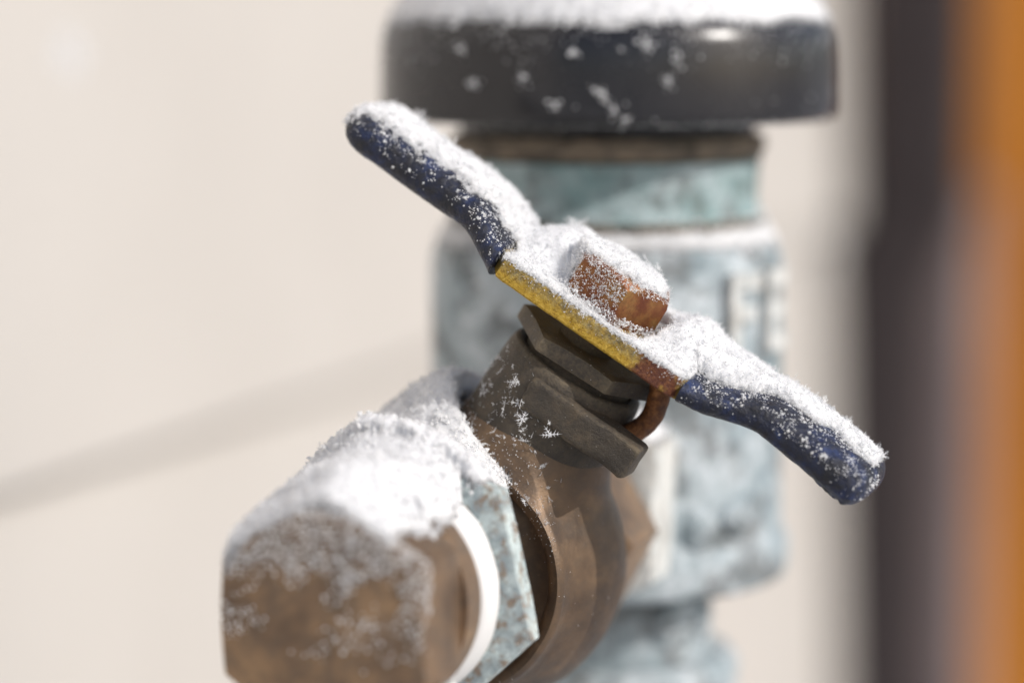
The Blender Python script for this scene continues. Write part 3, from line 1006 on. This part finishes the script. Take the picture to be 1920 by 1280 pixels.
# ---- snow on the handle
HP = [(handle, VALVE), (gripL, VALVE), (gripR, VALVE), (nut, VALVE), (bpy.data.objects['stem'], VALVE)]
def thick_handle(P, N_):
    l = local(P); hh, uu, ss = l[..., 0], l[..., 1], l[..., 2]
    nz = fbm(P, 3.0, 4, .55, off=1)-.5
    fine = fbm(P, .7, 3, .6, off=4)-.5
    front = uu + nz*4.5 + fine*3.0                # how far back from the front edge
    t = np.zeros_like(hh)
    # far grip: snow over the back two thirds
    gl = (hh < -14.6)
    t = np.where(gl, (.7+1.6*np.clip(fbm(P, 5.0, 2, off=15)-.15, 0, 1))*sstep(-1.9, 1.6, front + .9*np.clip((-hh-30)/8, -1, 1))*(1+.6*nz), t)
    bare = sstep(-25, -18.5, hh+nz*8)*sstep(-13.2, -15, hh)       # thin patch near the grip's open end
    t = np.where(gl, t*(1-.97*bare*sstep(.40, .47, fbm(P, 1.6, 3, off=11)+.06)), t)
    # strip, behind and round the nut
    st = (hh >= -14.6) & (hh <= 11.6)
    heap = .75+1.1*sstep(-6, -1, uu)+3.6*np.exp(-((hh+7.5)/5.0)**2)*sstep(-6, 2, uu)+2.7*np.exp(-((hh-10.5)/5.0)**2)*sstep(-7.5, -1, uu)
    onnut = ss > 36.6
    t = np.where(st, heap*sstep(-9.1, -8.0, front*.2+uu*.8), t)
    t = np.where(onnut, (.75+1.3*nz)*sstep(-6.5, -2, uu+fine*5), t)
    gr = hh > 11.6
    t = np.where(gr, (.7+1.5*np.clip(fbm(P, 4.5, 2, off=16)-.15, 0, 1)+1.9*np.exp(-((hh-12)/5)**2))*sstep(-3.0, 1.0, front*1.0+1.5*np.exp(-((hh-12)/4)**2)-.5*np.clip((hh-16)/12, 0, 1))*(1+.8*nz), t)
    t = np.where(gr & (hh > 34.6+2*nz), 0, t)
    return t
S1 = snow_sheet(HP, thick_handle, .17, .2, .7, .5, 7.0, .22, step_max=1.9, step_where=lambda P: (local(P)[..., 1] < -2.5) | (local(P)[..., 0] > -1.5))
def edgew(P, e): return .5+1.5*(1-e)
P1, N1 = pick(S1, 15000)
P2, N2 = pick(S1, 8000, edgew)
P3, N3 = pick(S1, 2800, edgew)
Pa, Na = pick(S1, 60, lambda P, e: (local(P)[:, 1] > 2)+.1)
parts = [grains(P1+N1*.02, .06, .18), needles(P2, .25, .75, .025, N2), dendrites(P3+N3*.05, .35, 1.05), dendrites(Pa+Na*.45, .7, 1.5)]
# grains clinging below the drift on both grips
def pr_grip(P, N_):
    l = local(P); hh, uu, ss = l[:, 0], l[:, 1], l[:, 2]
    c = path_s(hh)
    up = sstep(-1.8, 1.6, ss-c)
    cl = sstep(.47, .62, fbm(P, 1.5, 3, off=6))
    return np.clip(up**1.6*(.10+.9*cl), 0, 1)*((uu < 1) | ((hh < -13) & (hh > -24)))
Pg, Ng = scatter([(gripL, VALVE), (gripR, VALVE)], 30000, pr_grip)
kk = RNG.random(len(Pg))
parts.append(grains(Pg[kk < .93], .05, .17)); parts.append(grains(Pg[kk >= .93], .17, .36))
# loose crystals on the dark side of the nut and where snow meets it
def pr_nut(P, N_):
    l = local(P); hh, uu, ss = l[:, 0], l[:, 1], l[:, 2]
    n_l = np.stack([N_@Hv, N_@Uv, N_@Sv], -1)
    leftside = sstep(.25, -.1, n_l[:, 0]-.15)
    cl = sstep(.36, .56, fbm(P, 1.6, 3, off=13))
    topf = (ss > 39.8)*.6
    return np.clip(leftside*(.45+.75*cl)+topf, 0, 1)
Pn, Nn = scatter([(nut, VALVE)], 17000, pr_nut)
kk = RNG.random(len(Pn))
parts += [grains(Pn[kk < .45], .06, .22), needles(Pn[(kk >= .45) & (kk < .8)], .25, .7, .035, Nn[(kk >= .45) & (kk < .8)]), dendrites(Pn[kk > .93], .3, .7, Nn[kk > .93], .5)]
# crumbs gathered round the foot of the nut
an = RNG.uniform(0, 2*math.pi, 1500); rd = 6.2+RNG.gamma(1.2, .5, 1500)
q = np.stack([-2.4+rd*np.cos(an), -1.1+rd*np.sin(an), 35.5+RNG.random(1500)*1.2], -1)
q = q[(q[:, 1] > -8.6) & (q[:, 0] < 8)]
q = frame_pts(q, *VALVE)
parts += [grains(q[:700], .08, .26), needles(q[700:1000], .3, .7, .03), dendrites(q[1000:1160], .35, .8)]
# speckles of snow along the sheared edge of the strip
def pr_edge(P, N_):
    l = local(P); return (np.abs(l[:, 0]+.9) < 14)*(l[:, 1] < -7.5)*sstep(33.3, 35.4, l[:, 2]+1.2*(fbm(P, 1.2, 3)-.5))*.8
Pe, Ne = scatter([(handle, VALVE)], 9000, pr_edge)
parts.append(grains(Pe, .05, .16))
finish_snow('snow', 'fluffy white snow heaped along the blue valve handle and its nut', parts, drift=S1)

# ---- snow on the valve body and the near fitting
UPR = (O1, (Nv, Uv, Zv))
FIT = (O1-45*Uv-.9*Nv+1.6*Zv, (Nv, Uv, Zv))
hexo = bpy.data.objects['hexagon']; ecol = bpy.data.objects['end_collar']; fcol = bpy.data.objects['far_collar']
thr = bpy.data.objects['thread']
BP = [(vb_obj, VALVE), (neck, VALVE), (ecol, VALVE), (hexo, FIT), (tape, FIT), (thr, FIT), (fcol, VALVE)]
def thick_body(P, N_):
    l = local(P, UPR); nn, uu, zz = l[..., 0], l[..., 1], l[..., 2]
    v = local(P); hh, ss = v[..., 0], v[..., 2]
    nz = fbm(P, 4.0, 4, .55, off=21)-.5; fine = fbm(P, .8, 3, .6, off=24)-.5
    ang = np.degrees(np.arctan2(nn, np.maximum(zz, .1)))       # lean to the right of straight up
    t = 3.6*sstep(40, 22, ang+nz*34+fine*22)*sstep(-80, -52, ang+nz*20)
    # bare right of the neck and on the neck itself
    onneck = (np.hypot(hh+1.5, uu) < 10.6) & (ss > 15.5)
    t = np.where(onneck, 0, t)
    t = np.where((hh > 3.0+4*nz) & (uu > -9), 0, t)
    # pile against the neck
    t = t+2.2*np.exp(-((hh+12)/5)**2)*np.exp(-(uu/8)**2)*(t > .5)
    # thinner towards the camera end of the fitting
    t = t*(1-.7*sstep(-36, -44, uu))
    return t*(1+.7*nz)
def quads_to_tris(v, f): return (np.asarray(v), np.array([t_ for q_ in f if len(q_) == 4 for t_ in ((q_[0], q_[1], q_[2]), (q_[0], q_[2], q_[3]))]))
# the snow bridges the groove behind the collar and the taped thread: let it rest at their mouths
BPS = BP + [(quads_to_tris(*lathe([(-23, 12.6), (-10, 12.9)], 64, 'y')), PIPE_AX), (quads_to_tris(*lathe([(-34, 11.4), (-23, 12.2)], 64, 'y', (-.7, 1.4))), PIPE_AX)]
S2 = snow_sheet(BPS, thick_body, .22, .12, 1.2, 1.3, 14.0, .42, bridge=2.2)
P1, N1 = pick(S2, 15000); P2, N2 = pick(S2, 9000, edgew); P3, N3 = pick(S2, 2200); P4, N4 = pick(S2, 50); P5, N5 = pick(S2, 2500)
parts = [grains(P1+N1*.02, .06, .20), needles(P2, .25, .85, .028, N2), dendrites(P3+N3*.05, .35, 1.1), dendrites(P4+N4*.3, .9, 1.6), grains(P5+N5*.08, .2, .5)]
# crystals caught on the neck and stop lug
lug = bpy.data.objects['stop_lug']
def pr_neck(P, N_):
    v = local(P); hh, uu, ss = v[:, 0], v[:, 1], v[:, 2]
    front = np.clip(-uu/8, 0, 1)
    dens = sstep(3.5, -6.5, hh+.9*(ss-20.5))*front
    cl = sstep(.46, .60, fbm(P, 2.2, 3, off=31))
    return np.clip(dens*(.12+.9*cl)*sstep(26.0, 22.0, ss+.2*hh), 0, 1)
Pn, Nn = scatter([(neck, VALVE), (vb_obj, VALVE)], 42000, lambda P, N_: pr_neck(P, N_)*(local(P)[:, 2] > 12.0))
kk = RNG.random(len(Pn))
a, b, c = kk < .30, (kk >= .30) & (kk < .62), kk > .90
parts += [grains(Pn[a]+Nn[a]*.05, .05, .18), needles(Pn[b], .25, .75, .03, Nn[b]), dendrites(Pn[c]+Nn[c]*.2, .4, 1.15, Nn[c], .7)]
# single stars on the dark neck
stars = [(-5.4, 23.6, 1.25), (-3.2, 22.6, 1.35), (-2.0, 20.9, 1.5), (1.7, 21.3, 1.5), (-6.6, 25.0, .7), (-.6, 18.9, 1.0), (.9, 22.4, .55), (-4.6, 20.4, 1.3)]
for hh, ss, sz in stars:
    uu = -math.sqrt(max(1, 9.2**2-(hh+1.5)**2)) if hh < -3.6 else -9.3
    nl = np.array([hh/9, uu/9, 0]); nw_ = nl[0]*Hv+nl[1]*Uv
    p = (O1+hh*Hv+(uu-.3)*Uv+ss*Sv)[None]
    parts.append(dendrites(p, sz, sz*1.01, nw_[None], 1.0))
# fine specks on lug, body and packing nut
def pr_speck(P, N_): return np.full(len(P), 1.0)*(N_@Sv > -.3)
Ps, Ns_ = scatter([(lug, VALVE), (vb_obj, VALVE), (bpy.data.objects['packing_nut'], VALVE)], 420, pr_speck)
parts.append(grains(Ps, .04, .11))
# blotches on the end face of the near fitting
def pr_hex(P, N_):
    l = local(P, FIT); z_ = l[:, 2]
    cl = sstep(.50, .60, fbm(P, 4.6, 4, .5, off=41))
    return np.clip(cl*sstep(-6, 5, z_)*.7+1.2*sstep(1.5, 9.5, z_+9*(fbm(P, 2.6, 3, off=44)-.5))**1.5, 0, 1)*(l[:, 1] < 2.5)
Ph, Nh = scatter([(hexo, FIT)], 22000, pr_hex)
parts.append(grains(Ph, .10, .34))
# frost along the front rim of the body
def pr_rim(P, N_):
    l = local(P, UPR)
    return sstep(.44, .60, fbm(P, 1.8, 3, off=57))*sstep(-6.8, -9.6, l[:, 1]+1.2*(fbm(P, 3, 2, off=58)-.5))*sstep(-4, 9, l[:, 2])*(l[:, 1] > -10.6)*.8
Pr, Nr = scatter([(vb_obj, VALVE)], 30000, pr_rim)
parts.append(grains(Pr, .04, .13))
# frost on the verdigris collar
def pr_col(P, N_):
    l = local(P, UPR)
    return sstep(.50, .66, fbm(P, 2.0, 3, off=51))*sstep(-14, 12, l[:, 2])*.8
Pc, Nc = scatter([(ecol, VALVE)], 9000, pr_col)
parts.append(grains(Pc, .05, .16))
finish_snow('snow', 'thick fresh snow over the valve body and the bronze fitting in front', parts, drift=S2)

# ---- snow on the vacuum breaker: on the black cap, and on the ledges below
VBF = (PV-np.array([0, 0, 60.0]), (Nv, Uv, Zv))
capo = bpy.data.objects['cap']
def thick_cap(P, N_):
    l = local(P, VBF); r = np.hypot(l[..., 0], l[..., 1])
    nz = fbm(P, 6, 4, .55, off=61)-.5
    return (4.6+3.0*nz)*sstep(30.2, 27.0, r+nz*2.5)*(l[..., 2] > 118)
S3 = snow_sheet([(capo, VBF)], thick_cap, .45, .3, 3.2, 1.2, 3.0, .55)
P1, N1 = pick(S3, 9000); P3, N3 = pick(S3, 500)
parts = [grains(P1+N1*.05, .15, .45), dendrites(P3, .5, 1.2)]
def pr_cap(P, N_):
    l = local(P, VBF); zz = l[:, 2]-62
    cl = sstep(.62, .70, fbm(P, 3.0, 3, off=71))
    up = sstep(55.0, 63.0, zz+7*(fbm(P, 3, 3, off=75)-.5))**1.3
    lowr = sstep(49.8, 48.4, zz+1.5*(fbm(P, 2.5, 2, off=77)-.5))*sstep(.40, .50, fbm(P, 7, 2, off=73))
    return np.clip(.30*cl*sstep(46, 62, zz)+.6*up+lowr, 0, 1)*(zz > 48.0)
Pc, Nc = scatter([(capo, VBF)], 30000, pr_cap)
Pc += Nc*.05
parts.append(grains(Pc, .06, .26))
# a few bigger flakes stuck to the side of the cap
for da, zz, sz in ((-20, 55, 1.2), (-33, 54, .9), (-1, 53, 1.7), (1.5, 51, 1.2), (9, 59, 1.4), (16, 57, 1.5), (14, 54.5, 1.0), (-37, 58.5, 1.2), (4.5, 49.8, .9), (-12, 51.5, .9), (-8, 58, .8)):
    an = face_cam+math.radians(da)
    p = PV+31.0*(math.cos(an)*Nv+math.sin(an)*Uv)+np.array([0, 0, zz+2.0])
    nn = math.cos(an)*Nv+math.sin(an)*Uv
    parts.append(dendrites(p[None], sz, sz*1.01, nn[None], 1.0))
    parts.append(grains(p[None]+RNG.normal(size=(12, 3))*sz*.42, .12, .4))
finish_snow('snow', 'smooth white snow on top of the black cap', parts, drift=S3)

def thick_ledge(P, N_):
    l = local(P, VBF); r = np.hypot(l[..., 0], l[..., 1]); zz = l[..., 2]-60
    nz = fbm(P, 5, 4, .55, off=81)-.5
    return np.where(zz > 30, (1.3+2*nz)*sstep(20.6, 21.6, r), (1.6+2.5*nz)*(zz > -2)*(l[..., 1] < -10))
S4 = snow_sheet([(vbody, VBF), (collar, VBF), (boss, VBF)], thick_ledge, .4, .25, 1.2, .8, 2.5, .4)
P1, N1 = pick(S4, 5000)
finish_snow('snow', 'thin snow on the shoulder and outlet of the vacuum breaker', [grains(P1, .12, .35)], drift=S4)

# ---- clots of snow stuck on the wall boards
def clot(uu, zz, sz, label):
    c = WALL[0]+3.4*Nv*(1-(zz+20.6)/215 if zz > -20.6 else 1)+uu*Uv+zz*Zv
    g = RNG.normal(size=(900, 3))*sz*np.array([.05, .42, .30])
    P = c+.6*Nv+np.abs(g[:, :1])*Nv+g[:, 1:2]*Uv+g[:, 2:]*Zv
    return finish_snow('snow', label, [grains(P, sz*.06, sz*.14)], None)
def wall_px(px, py):
    FW = np.array([0, math.cos(PITCH), -math.sin(PITCH)]); UPv = np.array([0, math.sin(PITCH), math.cos(PITCH)])
    d = np.array([1.0, 0, 0])*(px-960)/5333.3-UPv*(py-640)/5333.3+FW
    t = ((WALL[0]+3*Nv-CAM)@Nv)/(d@Nv); p = CAM+d*t-WALL[0]
    return p@Uv, p@Zv
clot(*wall_px(128, 108), 6.0, 'small snow clot stuck high on the cream siding board at left')
clot(*wall_px(1530, 480), 7.0, 'small snow clot on the cream siding beside the downspout')
